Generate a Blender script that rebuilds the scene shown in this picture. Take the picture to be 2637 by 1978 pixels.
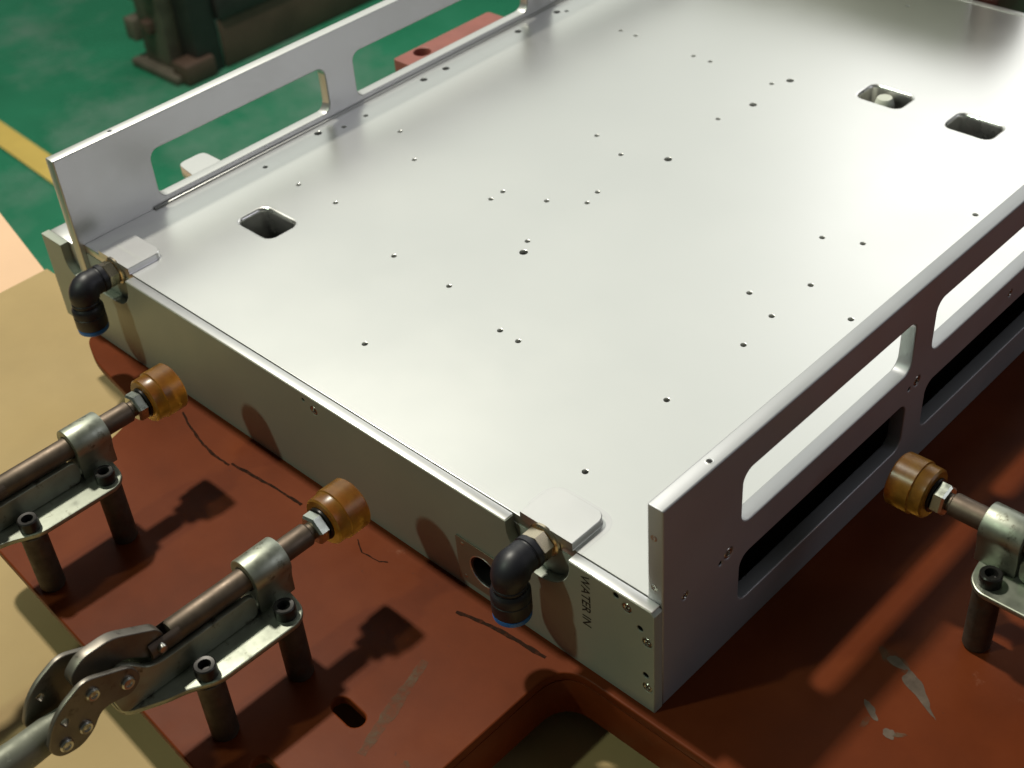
import bpy, bmesh, math, random
from mathutils import Matrix, Vector
random.seed(7)
sc = bpy.context.scene
for o in list(bpy.data.objects):
    bpy.data.objects.remove(o)
COL = sc.collection
MM = 0.001
PI = math.pi

# ------------------------------------------------------------------ camera
cam_data = bpy.data.cameras.new("camera")
cam = bpy.data.objects.new("camera", cam_data)
COL.objects.link(cam)
_R = ((0.72233488, 0.68825171, -0.06739366),
      (0.39707465, -0.49256844, -0.7744082),
      (-0.56618375, 0.53262174, -0.62908667))
_right = Vector(_R[0]); _up = -Vector(_R[1]); _back = -Vector(_R[2])
cm = Matrix.Identity(4)
for i in range(3):
    cm[i][0] = _right[i]; cm[i][1] = _up[i]; cm[i][2] = _back[i]
cm[0][3], cm[1][3], cm[2][3] = 0.219533, -0.269518, 0.456323
cam.matrix_world = cm
cam_data.sensor_fit = 'HORIZONTAL'
cam_data.sensor_width = 36.0
cam_data.lens = 3527.54 / 2637.0 * 36.0
cam_data.clip_start = 0.01
cam_data.clip_end = 100.0
cam_data.dof.use_dof = True
cam_data.dof.focus_distance = 0.60
cam_data.dof.aperture_fstop = 17.0
sc.camera = cam

# ------------------------------------------------------------------ world (dim hall air) and lamps
world = bpy.data.worlds.new("World")
sc.world = world
world.use_nodes = True
_bg = world.node_tree.nodes["Background"]
_bg.inputs[0].default_value = (0.86, 0.93, 0.80, 1)
_bg.inputs[1].default_value = 0.05


def area(name, loc, target, sx, sy, power, col):
    d = bpy.data.lights.new(name, 'AREA')
    d.shape = 'RECTANGLE'
    d.size = sx; d.size_y = sy
    d.energy = power
    d.color = col
    o = bpy.data.objects.new(name, d)
    COL.objects.link(o)
    o.location = loc
    v = Vector(target) - Vector(loc)
    o.rotation_euler = v.to_track_quat('-Z', 'Y').to_euler()
    return o

area("hall_lamp_side", (-1.42, 0.13, 2.5), (-0.05, 0.03, 0.03), 0.15, 0.15, 66, (1.0, 0.955, 0.82))
area("hall_lamp_front", (-0.86, -1.38, 1.74), (-0.14, -0.05, 0.03), 0.09, 0.09, 11, (0.82, 1.0, 0.76))
area("hall_window_far", (-1.7, 1.95, 1.55), (-0.2, 0.25, 0.06), 3.8, 2.4, 22.5, (0.97, 1.0, 0.93))
area("side_fill_right", (1.9, 1.5, 1.4), (0.0, 0.15, 0.05), 1.5, 1.1, 7, (0.93, 0.92, 1.0))  # added fill, no known source; lifts the near panel and its bevels
area("hall_lamp_far", (-0.75, 2.75, 1.42), (-0.15, 0.35, 0.06), 1.5, 1.2, 6.0, (1.0, 0.97, 0.965))

sc.view_settings.view_transform = 'Standard'
sc.view_settings.look = 'None'
sc.view_settings.exposure = 0.0
sc.view_settings.gamma = 1.0
sc.cycles.use_denoising = True
sc.cycles.max_bounces = 8
sc.cycles.caustics_reflective = False
sc.cycles.caustics_refractive = False
sc.cycles.sample_clamp_indirect = 4.0


# ------------------------------------------------------------------ materials
def nt(name):
    m = bpy.data.materials.new(name)
    m.use_nodes = True
    t = m.node_tree
    return m, t, t.nodes["Principled BSDF"]


def setp(b, **k):
    for kk, v in k.items():
        key = kk.replace('_', ' ')
        b.inputs[key].default_value = v


def noise(t, scale, detail=4, rough=0.55, stretch=None, coord='Object', rot=None):
    tc = t.nodes.new('ShaderNodeTexCoord')
    mp = t.nodes.new('ShaderNodeMapping')
    t.links.new(tc.outputs[coord], mp.inputs[0])
    if stretch:
        mp.inputs['Scale'].default_value = stretch
    if rot:
        mp.inputs['Rotation'].default_value = rot
    n = t.nodes.new('ShaderNodeTexNoise')
    n.inputs['Scale'].default_value = scale
    n.inputs['Detail'].default_value = detail
    n.inputs['Roughness'].default_value = rough
    t.links.new(mp.outputs[0], n.inputs['Vector'])
    return n.outputs['Fac']


def ramp(t, fac, stops):
    r = t.nodes.new('ShaderNodeValToRGB')
    el = r.color_ramp.elements
    while len(el) < len(stops):
        el.new(0.5)
    for e, (p, c) in zip(el, stops):
        e.position = p
        e.color = (c[0], c[1], c[2], 1)
    t.links.new(fac, r.inputs[0])
    return r.outputs[0]


def maprange(t, fac, a, b, c, d):
    m = t.nodes.new('ShaderNodeMapRange')
    m.inputs[1].default_value = a; m.inputs[2].default_value = b
    m.inputs[3].default_value = c; m.inputs[4].default_value = d
    t.links.new(fac, m.inputs[0])
    return m.outputs[0]


def bump(t, b, fac, strength, dist):
    n = t.nodes.new('ShaderNodeBump')
    n.inputs['Strength'].default_value = strength
    n.inputs['Distance'].default_value = dist
    t.links.new(fac, n.inputs['Height'])
    t.links.new(n.outputs[0], b.inputs['Normal'])
    return n


def mixc(t, fac, c1, c2, mode='MIX'):
    m = t.nodes.new('ShaderNodeMix')
    m.data_type = 'RGBA'; m.blend_type = mode
    for inp, v in ((m.inputs[0], fac), (m.inputs[6], c1), (m.inputs[7], c2)):
        if isinstance(v, (int, float)):
            inp.default_value = v
        elif isinstance(v, tuple):
            inp.default_value = (v[0], v[1], v[2], 1)
        else:
            t.links.new(v, inp)
    return m.outputs[2]


def metal(name, col, rough, met=1.0, var=0.06, grain=None, gstr=0.12, gdist=0.00004, spot=None, scale=9.0, colvar=0.08, spec=0.5):
    m, t, b = nt(name)
    n1 = noise(t, scale, 5)
    dark = tuple(c * (1 - colvar) for c in col)
    lite = tuple(min(1, c * (1 + colvar)) for c in col)
    c = ramp(t, n1, [(0.3, dark), (0.7, lite)])
    if spot:
        n3 = noise(t, spot[0], 8, 0.7)
        f = maprange(t, n3, spot[1], spot[1] + 0.12, 0, 1)
        c = mixc(t, f, c, spot[2])
    t.links.new(c, b.inputs['Base Color'])
    t.links.new(maprange(t, noise(t, scale * 2.3, 4), 0.3, 0.7, rough - var, rough + var), b.inputs['Roughness'])
    setp(b, Metallic=met)
    b.inputs['Specular IOR Level'].default_value = spec
    if grain:
        bump(t, b, noise(t, grain[0], 3, 0.6, grain[1]), gstr, gdist)
    return m


M = {}
M['tray'] = metal('blasted_aluminium', (0.78, 0.785, 0.765), 0.315, 0.92, 0.025, (1100, (1.6, 0.25, 1)), 0.16, 0.00003, scale=5, colvar=0.02)
_t = M['tray'].node_tree
_b = _t.nodes['Principled BSDF']
_src = _b.inputs['Roughness'].links[0].from_socket
_sm = maprange(_t, noise(_t, 26, 8, 0.72), 0.52, 0.70, 0.0, 0.012)
_s1 = maprange(_t, noise(_t, 240, 2, 0.5, (0.018, 1.0, 1.0), 'Object', (0, 0, 0.5)), 0.70, 0.76, 0.0, 0.03)
_s2 = maprange(_t, noise(_t, 300, 2, 0.5, (1.0, 0.02, 1.0), 'Object', (0, 0, 0.25)), 0.71, 0.77, 0.0, 0.03)
for _x in (_sm, _s1, _s2):
    _m = _t.nodes.new('ShaderNodeMath'); _m.operation = 'ADD'
    _t.links.new(_src, _m.inputs[0]); _t.links.new(_x, _m.inputs[1])
    _src = _m.outputs[0]
_t.links.new(_src, _b.inputs['Roughness'])
M['panel'] = metal('satin_aluminium', (0.66, 0.665, 0.655), 0.38, 0.85, 0.03, (1600, (1, 1, 1)), 0.10, 0.00003, scale=7, colvar=0.02)
M['rim'] = metal('satin_rim_aluminium', (0.70, 0.70, 0.70), 0.36, 0.88, 0.03, (1600, (1, 1, 1)), 0.08, 0.00003, scale=7, colvar=0.02)
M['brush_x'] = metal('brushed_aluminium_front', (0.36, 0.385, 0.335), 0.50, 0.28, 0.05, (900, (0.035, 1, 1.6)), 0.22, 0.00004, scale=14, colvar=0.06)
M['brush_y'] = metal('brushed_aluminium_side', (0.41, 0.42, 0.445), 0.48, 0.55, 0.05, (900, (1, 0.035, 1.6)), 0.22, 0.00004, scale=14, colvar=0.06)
M['milled'] = metal('milled_aluminium', (0.86, 0.86, 0.84), 0.30, 1.0, 0.06, (1200, (1, 0.2, 1)), 0.3, 0.00005, scale=30, colvar=0.03)
M['bronze'] = metal('dull_brown_plate', (0.30, 0.26, 0.20), 0.42, 0.6, 0.05, (900, (0.05, 1, 1)), 0.15, 0.00004, scale=40)
M['screw'] = metal('stainless_screw', (0.55, 0.54, 0.50), 0.28, 1.0, 0.06)
M['nickel'] = metal('nickel_brass', (0.72, 0.62, 0.46), 0.25, 1.0, 0.06)
M['zinc'] = metal('zinc_plated_steel', (0.36, 0.38, 0.32), 0.46, 0.94, 0.12, (260, (1, 1, 1)), 0.15, 0.0001, scale=60, colvar=0.18, spot=(120, 0.57, (0.10, 0.085, 0.06)))
M['plunger'] = metal('worn_plunger_steel', (0.15, 0.115, 0.09), 0.50, 0.8, 0.08, (420, (1, 0.08, 1)), 0.2, 0.0001, scale=80, colvar=0.25)
M['link'] = metal('dark_link_steel', (0.20, 0.18, 0.155), 0.44, 0.85, 0.08, (500, (1, 1, 1)), 0.16, 0.0001, scale=70, colvar=0.2, spot=(110, 0.58, (0.06, 0.05, 0.04)))
M['black_ox'] = metal('black_oxide_steel', (0.030, 0.028, 0.027), 0.34, 0.6, 0.08)
M['post'] = metal('dark_rusty_post_steel', (0.075, 0.055, 0.042), 0.6, 0.5, 0.1, (300, (1, 1, 1)), 0.35, 0.0003, scale=120, colvar=0.35, spot=(90, 0.55, (0.09, 0.04, 0.02)))
M['nutzinc'] = metal('bright_zinc_nut', (0.62, 0.66, 0.58), 0.30, 1.0, 0.06, scale=120)
M['handle'] = metal('worn_cast_handle', (0.20, 0.205, 0.165), 0.60, 0.5, 0.1, (200, (1, 1, 1)), 0.3, 0.0002, scale=70, colvar=0.2, spot=(150, 0.60, (0.62, 0.63, 0.52)))


def simple(name, col, rough, colvar=0.1, scale=20, bumpv=None, spec=0.5, coat=0.0):
    m, t, b = nt(name)
    n1 = noise(t, scale, 6)
    c = ramp(t, n1, [(0.3, tuple(x * (1 - colvar) for x in col)), (0.7, tuple(min(1, x * (1 + colvar)) for x in col))])
    t.links.new(c, b.inputs['Base Color'])
    t.links.new(maprange(t, noise(t, scale * 1.7, 3), 0.3, 0.7, rough * 0.88, min(1, rough * 1.12)), b.inputs['Roughness'])
    b.inputs['Specular IOR Level'].default_value = spec
    b.inputs['Coat Weight'].default_value = coat
    if bumpv:
        bump(t, b, noise(t, bumpv[0], 4), bumpv[1], bumpv[2])
    return m


M['blackpl'] = simple('black_plastic', (0.012, 0.012, 0.018), 0.45, 0.1, 60, (600, 0.05, 0.0001))
M['bluepl'] = simple('blue_plastic', (0.012, 0.16, 0.55), 0.35)
M['ink'] = simple('black_engraving_ink', (0.010, 0.010, 0.010), 0.6)
M['whitepl'] = simple('off_white_plastic', (0.66, 0.68, 0.60), 0.4, 0.04)
M['tan'] = simple('kraft_board', (0.425, 0.305, 0.145), 0.75, 0.12, 9, (30, 0.35, 0.0015), 0.25)
M['peach'] = simple('pale_cardboard', (0.80, 0.53, 0.35), 0.8, 0.05, 10, None, 0.2)
M['darkmach'] = simple('grimy_machine_paint', (0.035, 0.032, 0.030), 0.55, 0.35, 14)
M['machgrey'] = simple('grimy_casting_grey', (0.14, 0.122, 0.092), 0.7, 0.4, 18)
M['machcab'] = simple('grey_cabinet_paint', (0.13, 0.125, 0.125), 0.5, 0.2, 8)
M['machbrown'] = simple('grimy_brown_sheet', (0.10, 0.062, 0.045), 0.55, 0.3, 9)
M['olive'] = simple('olive_grey_sheet', (0.20, 0.22, 0.155), 0.6, 0.06, 20)
M['darkred'] = simple('dark_red_paint', (0.09, 0.028, 0.022), 0.4, 0.2, 40)
M['yellow'] = simple('yellow_floor_paint', (0.86, 0.62, 0.16), 0.4, 0.08, 12)
M['tablesteel'] = simple('table_frame_steel', (0.10, 0.10, 0.095), 0.5, 0.15, 20)

# red oxide paint on the fixture plate
m, t, b = nt('red_oxide_paint')
n1 = noise(t, 14, 6, 0.6)
c = ramp(t, n1, [(0.28, (0.098, 0.0205, 0.0058)), (0.5, (0.134, 0.028, 0.0078)), (0.72, (0.166, 0.038, 0.0115))])
n2 = noise(t, 420, 3, 0.6)
c = mixc(t, maprange(t, n2, 0.68, 0.78, 0, 0.55), c, (0.06, 0.025, 0.018))
n4 = noise(t, 38, 8, 0.75)
c = mixc(t, maprange(t, n4, 0.66, 0.74, 0, 0.35), c, (0.26, 0.12, 0.075))
t.links.new(c, b.inputs['Base Color'])
t.links.new(maprange(t, noise(t, 25, 4), 0.3, 0.7, 0.34, 0.5), b.inputs['Roughness'])
b.inputs['Specular IOR Level'].default_value = 0.09
bump(t, b, noise(t, 500, 4), 0.10, 0.0002)
M['red'] = m
M['pinkred'] = simple('faded_red_paint', (0.30, 0.095, 0.075), 0.5, 0.15, 30)

# bare scuffs in the paint
M['scuff'] = simple('bare_grey_scuff', (0.115, 0.085, 0.066), 0.6, 0.35, 160, None, 0.12)
m, t, b = nt('faint_scuff')
setp(b, Roughness=0.8)
b.inputs['Specular IOR Level'].default_value = 0.08
b.inputs['Base Color'].default_value = (0.15, 0.11, 0.075, 1)
t.links.new(maprange(t, noise(t, 220, 6, 0.7), 0.38, 0.66, 0.05, 0.6), b.inputs['Alpha'])
M['faint'] = m
m, t, b = nt('marker_line')
setp(b, Roughness=0.9)
b.inputs['Specular IOR Level'].default_value = 0.05
b.inputs['Base Color'].default_value = (0.022, 0.012, 0.008, 1)
t.links.new(maprange(t, noise(t, 300, 5, 0.7), 0.35, 0.6, 0.45, 0.95), b.inputs['Alpha'])
M['marker'] = m

# green epoxy floor
m, t, b = nt('green_epoxy_floor')
n1 = noise(t, 1.6, 6, 0.6)
c = ramp(t, n1, [(0.3, (0.022, 0.20, 0.105)), (0.55, (0.034, 0.28, 0.15)), (0.75, (0.07, 0.36, 0.22))])
n2 = noise(t, 3.5, 7, 0.65)
c = mixc(t, maprange(t, n2, 0.48, 0.74, 0, 0.75), c, (0.24, 0.36, 0.30))  # pale patches stand in for hazy reflections, mixed into the floor colour
t.links.new(c, b.inputs['Base Color'])
t.links.new(maprange(t, noise(t, 5, 4), 0.3, 0.7, 0.22, 0.42), b.inputs['Roughness'])
M['floor'] = m

# amber urethane
m, t, b = nt('amber_urethane')
n1 = noise(t, 160, 5)
c = ramp(t, n1, [(0.3, (0.52, 0.22, 0.026)), (0.6, (0.76, 0.37, 0.05)), (0.8, (0.86, 0.48, 0.08))])
t.links.new(c, b.inputs['Base Color'])
setp(b, Roughness=0.30, IOR=1.47)
n7 = noise(t, 130, 8, 0.75)
c = mixc(t, maprange(t, n7, 0.48, 0.72, 0, 0.45), c, (0.26, 0.11, 0.018))
t.links.new(c, b.inputs['Base Color'])
b.inputs['Transmission Weight'].default_value = 0.8
b.inputs['Specular IOR Level'].default_value = 0.45
bump(t, b, noise(t, 350, 4), 0.12, 0.0002)
M['amber'] = m


# ------------------------------------------------------------------ mesh helpers (inputs in millimetres)
def finish(bm, name, mat, parent, origin=(0, 0, 0), ang=32):
    bmesh.ops.recalc_face_normals(bm, faces=bm.faces)
    me = bpy.data.meshes.new(name)
    bm.to_mesh(me)
    bm.free()
    return from_mesh(me, name, mat, parent, origin, ang)


def from_mesh(me, name, mat, parent, origin=(0, 0, 0), ang=32):
    me.name = name
    me.transform(Matrix.Scale(MM, 4) @ Matrix.Translation(-Vector(origin)))
    me.materials.clear()
    me.materials.append(M[mat])
    for p in me.polygons:
        p.use_smooth = True
    me.set_sharp_from_angle(angle=math.radians(ang))
    o = bpy.data.objects.new(name, me)
    COL.objects.link(o)
    if parent is not None:
        o.parent = parent
    return o


def bbox(bm, x0, x1, y0, y1, z0, z1, bev=0.0, seg=2):
    r = bmesh.ops.create_cube(bm, size=1.0)
    vs = r['verts']
    for v in vs:
        v.co = Vector((x0 + (v.co.x + .5) * (x1 - x0), y0 + (v.co.y + .5) * (y1 - y0), z0 + (v.co.z + .5) * (z1 - z0)))
    if bev > 0:
        es = list({e for v in vs for e in v.link_edges})
        bmesh.ops.bevel(bm, geom=es, offset=bev, segments=seg, affect='EDGES', profile=0.5)


def box(name, mat, parent, x0, x1, y0, y1, z0, z1, bev=0.4, origin=(0, 0, 0), seg=2):
    bm = bmesh.new()
    bbox(bm, x0, x1, y0, y1, z0, z1, bev, seg)
    return finish(bm, name, mat, parent, origin)


def frame_of(axis):
    a = Vector(axis).normalized()
    u = Vector((0, 0, 1)) if abs(a.z) < 0.9 else Vector((1, 0, 0))
    x = u.cross(a).normalized()
    y = a.cross(x).normalized()
    return x, y, a


def add_lathe(bm, prof, c, axis, n=32, phase=0.0):
    """prof: list of (radius, distance along axis)"""
    x, y, a = frame_of(axis)
    c = Vector(c)
    rings = []
    for r, h in prof:
        if r < 1e-6:
            rings.append([bm.verts.new(c + a * h)])
        else:
            rings.append([bm.verts.new(c + a * h + (x * math.cos(phase + 2 * PI * k / n) + y * math.sin(phase + 2 * PI * k / n)) * r) for k in range(n)])
    for A, B in zip(rings[:-1], rings[1:]):
        if len(A) == 1 and len(B) == 1:
            continue
        if len(A) == 1:
            for k in range(n):
                bm.faces.new((A[0], B[k], B[(k + 1) % n]))
        elif len(B) == 1:
            for k in range(n):
                bm.faces.new((A[k], A[(k + 1) % n], B[0]))
        else:
            for k in range(n):
                bm.faces.new((A[k], A[(k + 1) % n], B[(k + 1) % n], B[k]))


def lathe(name, mat, parent, prof, c, axis, n=32, origin=(0, 0, 0), phase=0.0, ang=32):
    bm = bmesh.new()
    add_lathe(bm, prof, c, axis, n, phase)
    return finish(bm, name, mat, parent, origin, ang)


def circle(cx, cy, r, n=16, ph=0.0):
    return [(cx + r * math.cos(ph + 2 * PI * k / n), cy + r * math.sin(ph + 2 * PI * k / n)) for k in range(n)]


def rrect(x0, x1, y0, y1, r, n=6):
    pts = []
    for cx, cy, a0 in ((x1 - r, y0 + r, -90), (x1 - r, y1 - r, 0), (x0 + r, y1 - r, 90), (x0 + r, y0 + r, 180)):
        for k in range(n + 1):
            a = math.radians(a0 + 90 * k / n)
            pts.append((cx + r * math.cos(a), cy + r * math.sin(a)))
    return pts


def arc(cx, cy, r, a0, a1, n):
    return [(cx + r * math.cos(math.radians(a0 + (a1 - a0) * k / n)), cy + r * math.sin(math.radians(a0 + (a1 - a0) * k / n))) for k in range(n + 1)]


def roundpoly(pts, r, n=4):
    """round the corners of a polygon"""
    out = []
    L = len(pts)
    for i in range(L):
        p0 = Vector(pts[i - 1]); p1 = Vector(pts[i]); p2 = Vector(pts[(i + 1) % L])
        a = (p0 - p1); b2 = (p2 - p1)
        d = min(r, a.length * 0.45, b2.length * 0.45)
        s = p1 + a.normalized() * d; e = p1 + b2.normalized() * d
        for k in range(n + 1):
            u = k / n
            q = s * (1 - u) ** 2 + p1 * 2 * u * (1 - u) + e * u ** 2
            out.append((q.x, q.y))
    return out


def plate(name, mat, parent, outer, holes, t0, t1, bev, plane, origin=(0, 0, 0), res=1):
    """A flat plate with real openings. plane 'xy','xz','yz': outline axes; t0..t1 along the third axis."""
    cu = bpy.data.curves.new('tmp', 'CURVE')
    cu.dimensions = '2D'
    cu.fill_mode = 'BOTH'
    cu.extrude = max(0.0001, abs(t1 - t0) / 2 - bev)
    cu.bevel_depth = bev
    cu.bevel_resolution = res
    cu.offset = -bev
    for loop in [outer] + list(holes):
        s = cu.splines.new('POLY')
        s.points.add(len(loop) - 1)
        for p, q in zip(s.points, loop):
            p.co = (q[0], q[1], 0, 1)
        s.use_cyclic_u = True
    ob = bpy.data.objects.new('tmp', cu)
    COL.objects.link(ob)
    dg = bpy.context.evaluated_depsgraph_get()
    me = bpy.data.meshes.new_from_object(ob.evaluated_get(dg))
    bpy.data.objects.remove(ob)
    bpy.data.curves.remove(cu)
    mid = (t0 + t1) / 2
    if plane == 'xy':
        mat4 = Matrix(((1, 0, 0, 0), (0, 1, 0, 0), (0, 0, 1, mid), (0, 0, 0, 1)))
    elif plane == 'xz':
        mat4 = Matrix(((1, 0, 0, 0), (0, 0, -1, mid), (0, 1, 0, 0), (0, 0, 0, 1)))
    else:
        mat4 = Matrix(((0, 0, 1, mid), (1, 0, 0, 0), (0, 1, 0, 0), (0, 0, 0, 1)))
    me.transform(mat4)
    return from_mesh(me, name, mat, parent, origin)


def sweep(name, mat, parent, path, radii, n=20, origin=(0, 0, 0), flat=(1.0, 1.0), cap=True, ang=40):
    """tube along a 3-D path; flat scales the two cross axes"""
    bm = bmesh.new()
    P = [Vector(p) for p in path]
    rings = []
    prev = None
    for i, p in enumerate(P):
        d = (P[min(i + 1, len(P) - 1)] - P[max(i - 1, 0)]).normalized()
        if prev is None:
            x, y, _ = frame_of(d)
        else:
            x = (prev - d * prev.dot(d)).normalized()
            y = d.cross(x).normalized()
        prev = x
        r = radii[i] if isinstance(radii, (list, tuple)) else radii
        rings.append([bm.verts.new(p + (x * math.cos(2 * PI * k / n) * flat[0] + y * math.sin(2 * PI * k / n) * flat[1]) * r) for k in range(n)])
    for A, B in zip(rings[:-1], rings[1:]):
        for k in range(n):
            bm.faces.new((A[k], A[(k + 1) % n], B[(k + 1) % n], B[k]))
    if cap:
        bm.faces.new(rings[0]); bm.faces.new(rings[-1])
    return finish(bm, name, mat, parent, origin, ang)


def tag(o, label=None, cat=None, group=None, kind=None):
    if label: o['label'] = label
    if cat: o['category'] = cat
    if group: o['group'] = group
    if kind: o['kind'] = kind
    return o


def thing(name, loc_mm, label, cat, group=None, rotz=0):
    o = bpy.data.objects.new(name, None)
    o.empty_display_size = 0.02
    COL.objects.link(o)
    o.location = Vector(loc_mm) * MM
    o.rotation_euler = (0, 0, rotz)
    return tag(o, label, cat, group)


# ------------------------------------------------------------------ setting: floor, floor line
bm = bmesh.new()
vs = [bm.verts.new(p) for p in ((-9000, -4000, -800), (6000, -4000, -800), (6000, 9000, -800), (-9000, 9000, -800))]
bm.faces.new(vs)
tag(finish(bm, 'floor', 'floor', None), kind='structure')
bm = bmesh.new()
pa = Vector((-5200, 900)); pb = Vector((-900, 640))
dn = (pb - pa).normalized(); nn = Vector((-dn.y, dn.x)) * 25
vs = [bm.verts.new((q.x, q.y, -796)) for q in (pa - nn, pb - nn, pb + nn, pa + nn)]
bm.faces.new(vs)
tag(finish(bm, 'floor_marking', 'yellow', None), kind='structure')

# ------------------------------------------------------------------ work table under the fixture
tb = thing('work_table', (0, 0, -800), 'kraft covered work table under the red fixture plate', 'table')
ob = (0, 0, -800)
plate('table_top', 'tan', tb, [(-556, -700), (700, -700), (700, 640), (-470, 640), (-470, 300), (-445, 300), (-445, 43), (-556, 43)], [], -70, -40, 0.8, 'xy', ob)
for lx, ly in ((-515, -660), (660, -660), (660, 600), (-392, 600)):
    box('leg', 'tablesteel', tb, lx - 25, lx + 25, ly - 25, ly + 25, -800, -70.5, 3, ob)
bh = lathe('light_spot_dome', 'nickel', tb, [(0, 2.2), (2.2, 1.9), (3.6, 0.6), (3.8, 0), (0, 0)], (-12, -27, -40), (0, 0, 1), 20, ob)  # shiny dome put in for a spot of light on the table

pc = plate('cardboard_sheet', 'peach', None, [(-900, -140), (-558, -60), (-558, 42), (-700, 72), (-900, 115)], [], -46, -42, 0.3, 'xy')
tag(pc, 'pale peach cardboard sheet lying beyond the left edge of the tan table', 'cardboard')

# ------------------------------------------------------------------ red fixture plate
fx = thing('fixture_plate', (0, 0, -40), 'red painted steel fixture plate with a cutout, lying on the tan table', 'fixture')
of = (0, 0, -40)
outer = roundpoly([(-412, 600), (-412, -6), (-388, -15.5), (-340, -22), (-328, -34), (-322, -52), (-322, -127.5), (-128, -140.5), (40, -151), (640, -180), (640, 600)], 9, 5)
cut = rrect(-46, 150, -240, -4.7, 13, 8)
cut = roundpoly([(-46, -118), (-46, -4.7), (150, -4.7), (150, -118)], 16, 8)
slots = [[], []]


def slot(cx, cy, L, r, ang):
    a = math.radians(ang)
    pts = []
    for sgn in (1, -1):
        for k in range(9):
            q = math.radians(-90 + 180 * k / 8) + (0 if sgn > 0 else PI)
            px, py = sgn * L / 2 + r * math.cos(q), r * math.sin(q)
            pts.append((cx + px * math.cos(a) - py * math.sin(a), cy + px * math.sin(a) + py * math.cos(a)))
    return pts


plate('plate', 'red', fx, outer, [cut, slot(-96, -81.3, 10, 4.2, -4), slot(-98.5, -122, 9, 4.2, -4)], -5, 0, 0.8, 'xy', of, 2)
plate('cutout_wall', 'red', fx, roundpoly([(-50, -122), (-50, -0.7), (154, -0.7), (154, -122)], 19, 8), [cut], -26, -5.05, 0.3, 'xy', of)
for xr in (-290, -180, 190, 420):
    box('rail', 'red', fx, xr - 20, xr + 20, -95, 560, -39.95, -5.05, 0.5, of)


def decal(name, mat, pts, z=0.12):
    bm = bmesh.new()
    bm.faces.new([bm.verts.new((x, y, z)) for x, y in pts])
    return finish(bm, name, mat, fx, of)


def ragged(p, q, w, n=14, jag=0.35, taper=0.5):
    p = Vector(p); q = Vector(q); d = (q - p); L = d.length; d.normalize(); nn = Vector((-d.y, d.x))
    up, dn_ = [], []
    for k in range(n + 1):
        u = k / n
        ww = w * (math.sin(PI * min(max(u, 0.06), 0.94)) ** taper) * (1 + jag * (random.random() - .5) * 2)
        c = p + d * L * u
        up.append(c + nn * ww / 2); dn_.append(c - nn * ww / 2 * (1 + jag * (random.random() - .5)))
    return [(v.x, v.y) for v in up] + [(v.x, v.y) for v in reversed(dn_)]


def blob(cx, cy, a, b, ang, taper=0.0, seed=1, n=40, rough=0.16):
    rr = random.Random(seed)
    ph = [(k, rr.uniform(0, 2 * PI), rough * rr.uniform(0.5, 1.0) / k ** 0.5) for k in range(2, 9)]
    pts = []
    ca, sa = math.cos(math.radians(ang)), math.sin(math.radians(ang))
    for i in range(n):
        q = 2 * PI * i / n
        r = 1 + sum(w * math.sin(k * q + p) for k, p, w in ph)
        u = a * r * math.cos(q); v = b * r * math.sin(q) * (1 - taper * math.cos(q))
        pts.append((cx + u * ca - v * sa, cy + u * sa + v * ca))
    return pts


decal('paint_chip', 'faint', blob(58.5, 85.5, 7.5, 3.6, -15, 0.3, 1))
decal('paint_chip', 'scuff', blob(60, 85, 5.0, 2.2, -12, 0.3, 2), 0.14)
decal('paint_chip', 'scuff', blob(75, 77, 11.5, 2.7, -33, 0.75, 3))
decal('paint_chip', 'scuff', blob(64.5, 57.5, 5.2, 1.6, -34, 0.0, 4))
decal('paint_chip', 'scuff', blob(76, 52.3, 2.7, 2.2, 10, 0.1, 5))
decal('paint_chip', 'faint', blob(79.5, 54.5, 3.0, 1.0, 40, 0.4, 6), 0.14)
decal('paint_chip', 'faint', blob(66, 51, 1.2, 3.4, 0, 0.3, 7))
decal('scuff_mark', 'faint', ragged((-91, -42), (-76, -92), 6.0, 18, 0.22, 0.25))
decal('scuff_mark', 'faint', ragged((-60, -82), (-52, -93), 5, 12, 0.5, 0.5))


def pencil(pts, w):
    up, dn_ = [], []
    P = [Vector(p) for p in pts]
    Q = []
    for i in range(len(P) - 1):
        for k in range(6):
            Q.append(P[i].lerp(P[i + 1], k / 6) + Vector((0, random.uniform(-.25, .25))))
    Q.append(P[-1])
    for i, p in enumerate(Q):
        d = (Q[min(i + 1, len(Q) - 1)] - Q[max(i - 1, 0)]).normalized()
        nn = Vector((-d.y, d.x)) * w * random.uniform(.35, .65)
        up.append(p + nn); dn_.append(p - nn)
    decal('marker_line', 'marker', [(v.x, v.y) for v in up] + [(v.x, v.y) for v in reversed(dn_)], 0.16)


pencil([(-100.5, -14.2), (-86, -10.6), (-70, -8.6), (-53, -7.4)], 1.9)
pencil([(-311.5, -10.3), (-300, -14.5), (-286, -18.2), (-272, -20.5), (-258, -20.1)], 1.4)
pencil([(-258, -18.6), (-238, -16.7), (-222, -15.4), (-207, -14.9)], 1.4)
pencil([(-168, -13), (-160, -17), (-150, -16), (-146, -13.5)], 0.6)

# red side stop block seen through the second opening of the far panel
sb = thing('fixture_block', (-445, 340, -40), 'faded red steel block with a round hole behind the far panel', 'block')
os_ = (-445, 340, -40)
plate('body', 'pinkred', sb, rrect(-466, -424, 289, 384, 2.5, 3), [circle(-457, 309, 6.2, 24)], 8, 40, 0.8, 'xy', os_)
box('foot', 'pinkred', sb, -462, -428, 330, 376, -39.95, 8.2, 0.8, os_)

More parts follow.
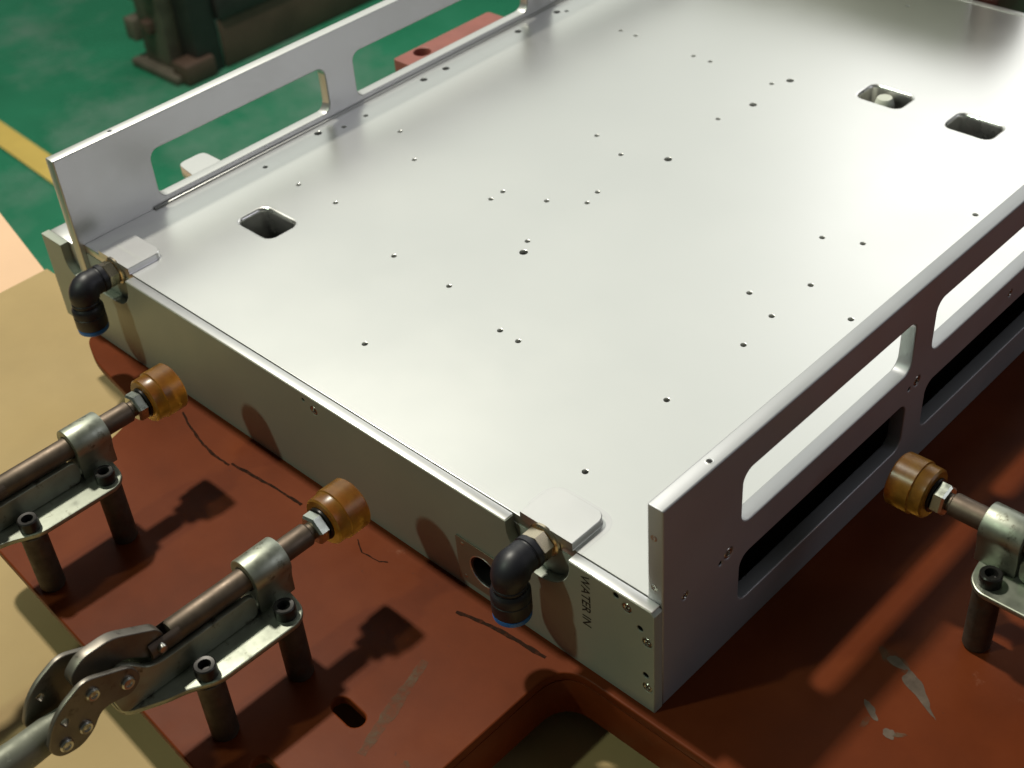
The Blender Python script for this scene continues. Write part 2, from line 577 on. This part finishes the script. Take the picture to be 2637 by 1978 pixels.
# ------------------------------------------------------------------ the aluminium chassis
ch = thing('aluminium_chassis', (-205, 277, 0), 'silver machined aluminium chassis tray with windowed side panels, WATER IN marked on its front', 'chassis')
oc = (-205, 277, 0)
XL = -403.5            # inner face of the far panel
HOLES_S = [(-337.9, 382), (-324.9, 381.7), (-275.8, 380.1), (-262.4, 380), (-213.9, 377.8), (-213.3, 322.9), (-257.8, 264.9), (-232.2, 256.4),
           (-356.2, 198), (-324.4, 180), (-357.5, 119.9), (-325.1, 120.1), (-389.2, 120.7), (-388.3, 198.8), (-388.5, 181.2), (-388.2, 384.1),
           (-258.3, 185.7), (-258.2, 176), (-232.2, 193.4), (-213.3, 205.4), (-216, 217.3), (-213.2, 157.6), (-259.3, 104.1), (-216.5, 102.9),
           (-214, 43.4), (-170, 92.1), (-157.3, 91.4), (-72.2, 42.9), (-75.1, 101.6), (-72.4, 155.4), (-94.8, 190.9), (-75.3, 182), (-75.3, 214.7),
           (-44.7, 202.9), (-94.6, 253.6), (-75.4, 261.4), (-44.7, 319.3), (-37.1, 353.9), (-206.4, 520.9)]
HOLES_B = [(-207.3, 387.8), (-207.2, 349.4), (-207.4, 268.5), (-395.2, 166.2), (-394.3, 253.8), (-393.9, 273.3), (-393.5, 340.9), (-392.7, 379.1), (-207.6, 148.7)]
POCK = [(-354.6, -325.6, 73.2, 92.6), (-164.4, -136.4, 394.4, 413.6), (-105.4, -77.4, 392.8, 412.0)]
PO = 1.6
holes = [circle(x, y, 1.5, 14) for x, y in HOLES_S] + [circle(x, y, 2.3, 18) for x, y in HOLES_B]
holes += [rrect(a - PO, b + PO, c - PO, d + PO, 4.6 + PO, 6) for a, b, c, d in POCK]
plate('top_plate', 'tray', ch, [(XL + 0.1, 5.75), (-7.5, 5.75), (-7.5, 548), (XL + 0.1, 548)], holes, 55, 60, 0.16, 'xy', oc)

# pocket liners: rounded lip, straight walls
for a, b, c, d in POCK:
    bm = bmesh.new()
    rings = []
    for off, z in ((2.2, 60.01), (1.7, 59.98), (1.1, 59.8), (0.5, 59.35), (0.12, 58.6), (0, 57.6), (0, 40.0)):
        rings.append([bm.verts.new((x, y, z)) for x, y in rrect(a - off, b + off, c - off, d + off, 4.6 + off, 6)])
    for A, B in zip(rings[:-1], rings[1:]):
        for k in range(len(A)):
            bm.faces.new((A[k], A[(k + 1) % len(A)], B[(k + 1) % len(A)], B[k]))
    finish(bm, 'pocket_liner', 'milled', ch, oc, 60)

# front plate (x along the face, z up)
NR = 17.5
fo = [(-441, 0), (0, 0), (0, 57.6), (-1.8, 59.4), (-43.4, 59.4)] + arc(-60.9, 56.5, NR, 0, -180, 18) + [(-78.4, 59.4), (-355.5, 59.4)] + \
     arc(-373, 56.5, NR, 0, -90, 9) + arc(-412, 47, 9, -100, -180, 6) + [(-421, 55.5), (-441, 55.5)]
FHOLES = [(-19.1, 56.8, 1.5), (-7.0, 46.5, 1.5), (-4.4, 20.5, 1.5), (-209.7, 55.2, 1.0)]
FSCREW = [(-13.5, 53.6), (-3.6, 40.6), (-3.6, 13.3), (-202.5, 52.4)]
cplate_c = (-94.5, 19)
fh = [circle(x, z, r, 14) for x, z, r in FHOLES] + [circle(x, z, 2.45, 18) for x, z in FSCREW] + [circle(-94, 18.3, 9.2, 32)]
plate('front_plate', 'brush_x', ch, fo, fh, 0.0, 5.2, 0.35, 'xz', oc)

for xa, xb in ((-43.7, -1.2), (-355.2, -78.7)):
    box('top_rim', 'rim', ch, xa, xb, 0.25, 5.2, 59.36, 59.85, 0.2, oc)
# inner manifold blocks behind the two notches, in darker front aluminium to put in the shade
box('manifold_block', 'brush_x', ch, -92, -30, 5.5, 34, 12, 54.8, 0.2, oc)
box('manifold_block', 'brush_x', ch, -424, -340, 5.5, 34, 12, 54.8, 0.2, oc)


def pad(x0, x1, y0, y1, zt, name='port_pad'):
    bm = bmesh.new()
    out = [(x0, y0), (x1, y0)] + arc(x1 - 5, y1 - 5, 5, 0, 90, 6) + arc(x0 + 5, y1 - 5, 5, 90, 180, 6)
    cx, cy = (x0 + x1) / 2, (y0 + y1) / 2
    rings = []
    # small concave fillet at the foot, crisp top edge
    for off, z in ((0.25, 60.02), (0.0, 60.4), (0.0, zt - 0.3), (-0.3, zt)):
        rings.append([bm.verts.new((x + (off if x > cx else -off), y + (off if y > y0 + 0.01 else 0), z)) for x, y in out])
    for A, B in zip(rings[:-1], rings[1:]):
        for k in range(len(A)):
            bm.faces.new((A[k], A[(k + 1) % len(A)], B[(k + 1) % len(A)], B[k]))
    bm.faces.new(rings[-1])
    return finish(bm, name, 'rim', ch, oc, 28)


p1 = pad(-74.3, -45.6, 5.0, 26.4, 63.9)
p2 = pad(-387.2, -358.4, 5.0, 27.0, 63.5)
box('reflected_line', 'panel', p2, -383, -361, 13.6, 15.6, 63.49, 63.53, 0, oc)  # line reflected in the far pad, put in as a darker strip


# thin milled halo round the near pad where the cutter ran
def halo(x0, x1, y0, y1, w):
    bm = bmesh.new()
    inn = [(x1 + 1.4, y0)] + arc(x1 - 5, y1 - 5, 6.4, 0, 90, 8) + arc(x0 + 5, y1 - 5, 6.4, 90, 180, 8) + [(x0 - 1.4, y0 + 8)]
    ou = [(x1 + w, y0)] + arc(x1 - 5, y1 - 5, 5 + w, 0, 90, 8) + arc(x0 + 5, y1 - 5, 5 + w, 90, 180, 8) + [(x0 - w, y0 + 8)]
    A = [bm.verts.new((x, y, 60.05)) for x, y in inn]
    B = [bm.verts.new((x, y, 60.03)) for x, y in ou]
    for k in range(len(A) - 1):
        bm.faces.new((A[k], A[k + 1], B[k + 1], B[k]))
    return finish(bm, 'milled_ring', 'rim', p1, oc)


halo(-74.3, -45.6, 5.6, 26.4, 4.0)

# right side panel (near): outline in y,z
def panel(name, x0, x1, y0, y1, z1, wins, screws, mat, label):
    hs = [rrect(a, b, c, d, 6.0, 7) for a, b, c, d in wins] + [circle(y, z, r, 14) for y, z, r in screws]
    o = plate(name, mat, ch, rrect(y0, y1, 0, z1, 0.6, 2), hs, x0, x1, 0.7, 'yz', oc, 2)
    o['label'] = label
    return o


WR = [(55, 181), (198, 324), (341, 467)]
wins = [(a, b, 64.6, 92.8) for a, b in WR] + [(a, b, 19, 46.2) for a, b in WR]
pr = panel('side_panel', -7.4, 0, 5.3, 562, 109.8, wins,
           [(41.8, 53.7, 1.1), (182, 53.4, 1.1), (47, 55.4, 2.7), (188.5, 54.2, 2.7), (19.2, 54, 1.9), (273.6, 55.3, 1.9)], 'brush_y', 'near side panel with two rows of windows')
winl = [(58, 184.5, 64.2, 93.8), (207, 362, 64.2, 93.8), (385, 512, 64.2, 93.8)]
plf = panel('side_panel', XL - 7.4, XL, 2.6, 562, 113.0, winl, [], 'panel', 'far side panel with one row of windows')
box('sill_strip', 'panel', plf, XL + 0.05, XL + 1.6, 52, 520, 60.02, 61.0, 0.3, oc)
box('bottom_plate', 'black_ox', ch, XL, -7.6, 5.6, 548, 2, 5, 0.2, oc)
box('rear_plate', 'panel', ch, -411, -0.3, 548.2, 553, 0, 60.4, 0.5, oc)
bp = box('rear_panel', 'olive', ch, -410, -180, 553.2, 560, 0, 117, 0.5, oc)
box('corner_block', 'panel', ch, -440.8, -418, 5.3, 17, 0, 55.2, 0.8, oc)
plate('mounting_ear', 'panel', ch, roundpoly([(-411.2, 88), (-411.2, 110), (-436, 110), (-436, 91)], 5, 4), [], 52, 59.5, 0.5, 'xy', oc)
# four feet hidden under the chassis keep it just clear of the plate
for x, y in ((-390, 30), (-30, 30), (-390, 520), (-30, 520)):
    box('rest_button', 'black_ox', ch, x - 8, x + 8, y - 8, y + 8, 0.05, 2.2, 0.2, oc)


def screw(c, axis, r, parent=ch, name='screw'):
    return lathe(name, 'screw', parent, [(0, -1.5), (r * 0.50, -1.4), (r * 0.52, -0.3), (r * 0.62, -0.1), (r * 0.88, -0.12), (r * 0.97, -0.45), (r * 0.97, -2.0), (0, -2.2)], c, axis, 20, oc, 0, 25)


for x, z in FSCREW:
    screw((x, 0.0, z), (0, -1, 0), 2.45)
for y, z, r in ((47, 55.4, 2.7), (188.5, 54.2, 2.7), (19.2, 54, 1.9), (273.6, 55.3, 1.9)):
    screw((0.0, y, z), (1, 0, 0), r)
for x, z, r in FHOLES:  # black cups stand in for the shade inside the small holes
    lathe('hole_shade', 'black_ox', ch, [(r * 0.97, -0.5), (r * 0.95, -4.6), (0, -4.7)], (x, 0, z), (0, -1, 0), 14, oc)
for y, z, r in ((41.8, 53.7, 1.1), (182, 53.4, 1.1)):
    lathe('hole_shade', 'black_ox', ch, [(r * 0.97, -0.5), (r * 0.95, -4.6), (0, -4.7)], (0, y, z), (1, 0, 0), 14, oc)
# threaded end holes of the near panel, and holes on the panel rims
for z in (93.9, 67.3):
    lathe('end_hole', 'screw', pr, [(0, -0.05), (0.9, 0.02), (1.0, 0.12), (1.45, 0.14), (1.5, 0.0)], (-4.2, 5.3, z), (0, -1, 0), 16, oc, 0, 25)
for par, x, y, z in ((pr, -3.8, 37.2, 109.8), (plf, -407.6, 40.6, 113.0)):
    lathe('rim_hole', 'black_ox', par, [(0, 0.02), (1.25, 0.03), (1.3, 0.0)], (x, y, z), (0, 0, 1), 16, oc)
    lathe('rim_ring', 'milled', par, [(1.25, 0.03), (1.6, 0.05), (1.75, 0.0)], (x, y, z), (0, 0, 1), 16, oc)
# round connector port with its thin cover plate
cp = plate('connector_plate', 'bronze', ch, rrect(-110.8, -77.5, 4.4, 31.4, 0.8, 3), [circle(-94, 18.3, 8.6, 32), circle(-106.6, 28.4, 0.7, 10), circle(-106.6, 8.0, 0.7, 10)], -0.75, -0.05, 0.15, 'xz', oc)
lathe('port_lip', 'milled', cp, [(9.0, 0.76), (8.8, 0.95), (8.5, 0.9), (8.3, 0.4)], (-94, 0, 18.3), (0, -1, 0), 32, oc)
lathe('port_ring', 'black_ox', cp, [(8.45, 0.6), (8.1, 0.4), (7.6, 0), (7.4, -5), (7.3, -12), (0, -12)], (-94, 0, 18.3), (0, -1, 0), 32, oc)
for z in (28.4, 8.0):
    lathe('rivet', 'screw', cp, [(0, 1.1), (0.7, 1.0), (1.1, 0.7), (1.15, 0.6)], (-106.6, 0, z), (0, -1, 0), 12, oc)

# engraved lettering, reading downwards
tc_ = bpy.data.curves.new('tmp', 'FONT')
tc_.body = 'WATER IN'
tc_.size = 1.0
tc_.extrude = 0.0
tc_.offset = 0.014
to = bpy.data.objects.new('tmp', tc_)
COL.objects.link(to)
tme = bpy.data.meshes.new_from_object(to.evaluated_get(bpy.context.evaluated_depsgraph_get()))
bpy.data.objects.remove(to)
xs = [v.co.x for v in tme.vertices]; ys = [v.co.y for v in tme.vertices]
for v in tme.vertices:
    u = (v.co.x - min(xs)) / (max(xs) - min(xs)); w = (v.co.y - min(ys)) / (max(ys) - min(ys))
    v.co = (-37.2 + 4.7 * w, -0.06, 57.3 - 29.8 * u)
lt = from_mesh(tme, 'lettering', 'ink', ch, oc)

# ------------------------------------------------------------------ white plug standing in the second pocket
tag(lathe('white_plug', 'whitepl', None, [(0, 0), (6.6, 0), (6.6, 44), (6.2, 48), (4.8, 52.6), (4.3, 53.2), (0, 53.4)], (-151.5, 405.2, 5.2), (0, 0, 1), 28),
    'off white tapered plug standing inside a pocket of the tray, at upper right', 'plug')


# ------------------------------------------------------------------ push-in elbow fittings
def fitting(x, label):
    z = 56.5
    f = thing('elbow_fitting', (x, 5.4, z), label, 'pipe fitting', 'water fittings on the front plate')
    o0 = (0, 5.4, 0)
    # local: port axis along y at z = 0, x = 0
    lathe('collar', 'nickel', f, [(0, 0.05), (8.0, 0.05), (8.0, 1.2), (7.2, 1.8), (0, 1.8)], (0, 5.4, 0), (0, -1, 0), 32, o0)
    lathe('hex_nut', 'nickel', f, [(0, 1.8), (6.4, 1.8), (7.3, 2.3), (7.3, 7.6), (6.3, 8.2), (0, 8.2)], (0, 5.4, 0), (0, -1, 0), 6, o0, 0.3, 20)
    path, rad = [], []
    R = 6.5
    for y, r in ((-2.6, 6.6), (-3.0, 7.5), (-5.6, 7.6), (-5.9, 7.0), (-6.5, 6.9), (-6.9, 7.3), (-9.2, 7.4)):
        path.append((0, y, 0)); rad.append(r)
    for k in range(0, 11):
        a = math.radians(90 * k / 10)
        path.append((0, -10.0 - R * math.sin(a), -R + R * math.cos(a))); rad.append(7.3 + 1.0 * math.sin(2 * a))
    path.append((0, -10.0 - R, -9.5)); rad.append(6.9)
    path.append((0, -10.0 - R, -12.5)); rad.append(6.9)
    b_ = sweep('body', 'blackpl', f, path, rad, 24, o0, (1, 1), True, 40)
    lathe('seam_ring', 'blackpl', b_, [(7.0, 7.6), (7.5, 7.9), (7.5, 8.8), (7.0, 9.2)], (0, -16.5, 0), (0, 0, -1), 24, o0, 0, 60)
    lathe('sleeve', 'blackpl', f, [(0, 10.2), (7.2, 10.2), (7.9, 11.0), (8.5, 12.0), (8.5, 15.2), (8.2, 15.5), (8.2, 16.0), (8.5, 16.3), (8.5, 22.6), (8.0, 23.5), (0, 23.5)], (0, -16.5, 0), (0, 0, -1), 32, o0, 0, 40)
    lathe('release_ring', 'bluepl', f, [(5.4, 22.4), (8.2, 23.55), (8.35, 24.0), (8.25, 25.8), (7.4, 26.6), (5.2, 26.6), (5.1, 20)], (0, -16.5, 0), (0, 0, -1), 32, o0, 0, 40)
    return f


fitting(-60.9, 'black elbow fitting with blue ring above the WATER IN marking')
fitting(-373.0, 'black elbow fitting at the far left corner of the chassis')


# ------------------------------------------------------------------ push-pull toggle clamps
def clamp(loc, rotz, side, label, group='push clamps round the chassis'):
    c = thing('toggle_clamp', (loc[0], loc[1], 0), label, 'toggle clamp', group, rotz)
    AZ = 53.0
    s = side
    # tip, washer, nut
    lathe('urethane_tip', 'amber', c, [(0, 0), (11.2, 0), (12.0, 0.8), (12.1, 10.6), (11.5, 10.9), (11.3, 11.3), (11.2, 16.2), (10.4, 17.0), (0, 17.0)], (0, 0, AZ), (0, -1, 0), 40)
    lathe('washer', 'black_ox', c, [(0, 17.05), (7.6, 17.05), (7.8, 17.6), (7.6, 18.3), (0, 18.3)], (0, 0, AZ), (0, -1, 0), 28)
    lathe('hex_nut', 'nutzinc', c, [(0, 18.3), (6.6, 18.3), (7.3, 18.9), (7.3, 22.6), (6.4, 23.6), (0, 23.6)], (0, 0, AZ), (0, -1, 0), 6, (0, 0, 0), 0.25, 20)
    pl_ = lathe('plunger', 'plunger', c, [(0, 23.6), (3.9, 23.6), (3.9, 25.2), (4.6, 25.4), (5.2, 26.2), (5.2, 95), (4.6, 96), (0, 96)], (0, 0, AZ), (0, -1, 0), 32)
    for sg in (1, -1):   # fork at the end of the plunger
        bm = bmesh.new()
        pts = [p for p in circle(0, 0, 5.2, 40) if p[0] >= 2.8]
        pts.sort(key=lambda p: p[1])
        A = [bm.verts.new((sg * x, -93, AZ + z)) for x, z in pts]
        B = [bm.verts.new((sg * x, -107, AZ + z)) for x, z in pts]
        for k in range(len(A)):
            bm.faces.new((A[k], A[(k + 1) % len(A)], B[(k + 1) % len(A)], B[k]))
        bm.faces.new(A); bm.faces.new(B)
        finish(bm, 'fork', 'plunger', pl_)
    lathe('pin', 'screw', c, [(0, -6.6), (1.6, -6.4), (2.0, -5.2), (2.0, 5.2), (1.6, 6.4), (0, 6.6)], (0, -102.5, AZ + 1), (1, 0, 0), 16)
    # guide sleeve with its neck
    prof = [(r_[0], AZ + r_[1]) for r_ in arc(0, 0, 8.8, -25, 205, 24)] + [(-7.2, 45), (-7.0, 37.1), (7.0, 37.1), (7.2, 45)]
    plate('guide_sleeve', 'zinc', c, prof, [circle(0, AZ, 5.5, 28)], -59, -41, 0.5, 'xz')
    # flange on one side
    fl = [(-7, -43), (7, -43.4), (17.5, -45.4), (22.6, -51), (22.0, -91.5), (15.5, -103), (13.6, -110), (6, -126), (-7, -126)]
    fl = [(s * x, y) for x, y in fl]
    if s < 0: fl.reverse()
    plate('flange', 'zinc', c, roundpoly(fl, 4.5, 5), [], 34.7, 37.2, 0.6, 'xy')
    # two upright cheeks
    ck = [(-60, 37.3), (-60, 49.6), (-104, 49.6), (-111, 51.5), (-116, 57.5), (-121, 61.5), (-127, 58), (-128.5, 50), (-126, 37.3)]
    for xa, xb in ((4.2, 7.0), (-7.0, -4.2)):
        plate('cheek', 'zinc', c, roundpoly(ck, 4, 5), [], xa, xb, 0.4, 'yz')
    # socket head cap screws and posts
    for yy in (-52.6, -92.6):
        lathe('cap_screw', 'black_ox', c, [(0, 2.4), (2.3, 2.5), (2.4, 4.9), (2.7, 5.5), (4.1, 5.6), (4.6, 5.1), (4.7, 0), (0, 0)], (s * 15.0, yy, 37.25), (0, 0, 1), 28)
        lathe('post', 'post', c, [(0, 0.05), (5.2, 0.05), (5.3, 1.2), (5.9, 1.4), (5.9, 34.0), (5.5, 34.6), (0, 34.6)], (s * 15.0, yy, 0), (0, 0, 1), 28)
    # linkage
    near = roundpoly([(-117.6, 60.6), (-136, 69.6), (-147, 64.5), (-152.8, 59), (-157.5, 49), (-154.2, 42.2), (-146, 40.6), (-139.5, 43.6), (-133.5, 51.2), (-120.5, 47.8), (-115.2, 53)], 4.5, 5)
    heart = roundpoly([(-149.6, 58.2), (-147.2, 59.0), (-146.0, 56.9), (-148.0, 54.6)], 0.9, 3)
    for xa, xb in ((7.4, 9.8), (-9.8, -7.4)):
        lp = plate('link_plate', 'link', c, near, [heart], xa, xb, 0.45, 'yz', (0, 0, 0), 2)
        sg = 1 if xa > 0 else -1
        for y, z in ((-121.4, 55), (-135, 61.3), (-141.8, 48.6), (-150.7, 47.0)):
            lathe('rivet', 'screw', lp, [(0, 0.9), (1.2, 0.8), (1.5, 1.4), (2.3, 1.5), (2.8, 0.8), (2.9, 0.0)], (sg * 9.8, y, z), (sg, 0, 0), 18, (0, 0, 0), 0, 25)
    mid = roundpoly([(-98.8, 57), (-101, 61.5), (-118.3, 71.8), (-132, 72), (-139, 66), (-137, 58), (-131, 57.5), (-116.4, 58.4), (-106, 49), (-100, 49)], 4, 5)
    plate('drive_link', 'link', c, mid, [], -2.5, 2.5, 0.5, 'yz', (0, 0, 0), 2)
    sweep('handle', 'handle', c, [(0, -141, 46), (0, -152, 46.5), (0, -165, 46), (0, -185, 46.5), (0, -215, 50), (0, -262, 58)], [6.4, 7.2, 7.6, 8.2, 9, 9], 20, (0, 0, 0), (0.85, 1.0))
    return c


clamp((-270.8, -30.9), 0, 1, 'push clamp with amber tip at the far left, cut by the left picture edge')
clamp((-142.0, -28.5), 0, 1, 'push clamp with amber tip whose riveted linkage and handle reach the lower left corner')
clamp((26.2, 129.7), PI / 2, -1, 'push clamp with amber tip against the windowed side panel, at right')

# ------------------------------------------------------------------ background machine standing on the green floor
mc = thing('machine_stand', (-2150, 1320, -800), 'dark grimy machine stand on the green floor behind the far panel', 'machine')
om = (-2150, 1320, -800)
box('column', 'machgrey', mc, -2262, -2168, 1085, 1175, -800, 160, 8, om)
for i, z in enumerate((-742, -655, -560, -470)):
    box('bracket', 'machgrey', mc, -2292 + 10 * (i % 2), -2255, 1070 + 12 * (i % 2), 1120, z, z + 48 - 9 * i, 5, om)
    box('bolt_head', 'machbrown', mc, -2225 + 22 * (i % 2), -2196 + 22 * (i % 2), 1068, 1090, z + 30, z + 58, 4, om)
box('foot_plate', 'machgrey', mc, -2285, -2120, 1062, 1180, -799.5, -782, 4, om)
box('wedge', 'machbrown', mc, -2150, -2095, 1075, 1150, -799.5, -755, 6, om)
box('upright', 'darkmach', mc, -2166, -2108, 1115, 1178, -799, 200, 6, om)
box('upright', 'machgrey', mc, -2130, -2095, 1640, 1680, -640, 200, 6, om)
box('cross_beam', 'darkmach', mc, -2128, -2098, 1180, 2600, -695, -640, 5, om)
box('skirt_sheet', 'machbrown', mc, -2112, -2104, 1180, 2600, -798, -696, 2, om)
box('inner_cabinet', 'machcab', mc, -2480, -2330, 1230, 2600, -798, -300, 6, om)
tag(box('dark_red_block', 'darkred', None, -179, -160, 556, 606, 0.05, 117, 2.0), 'dark red block standing just behind the rear edge of the tray', 'block')
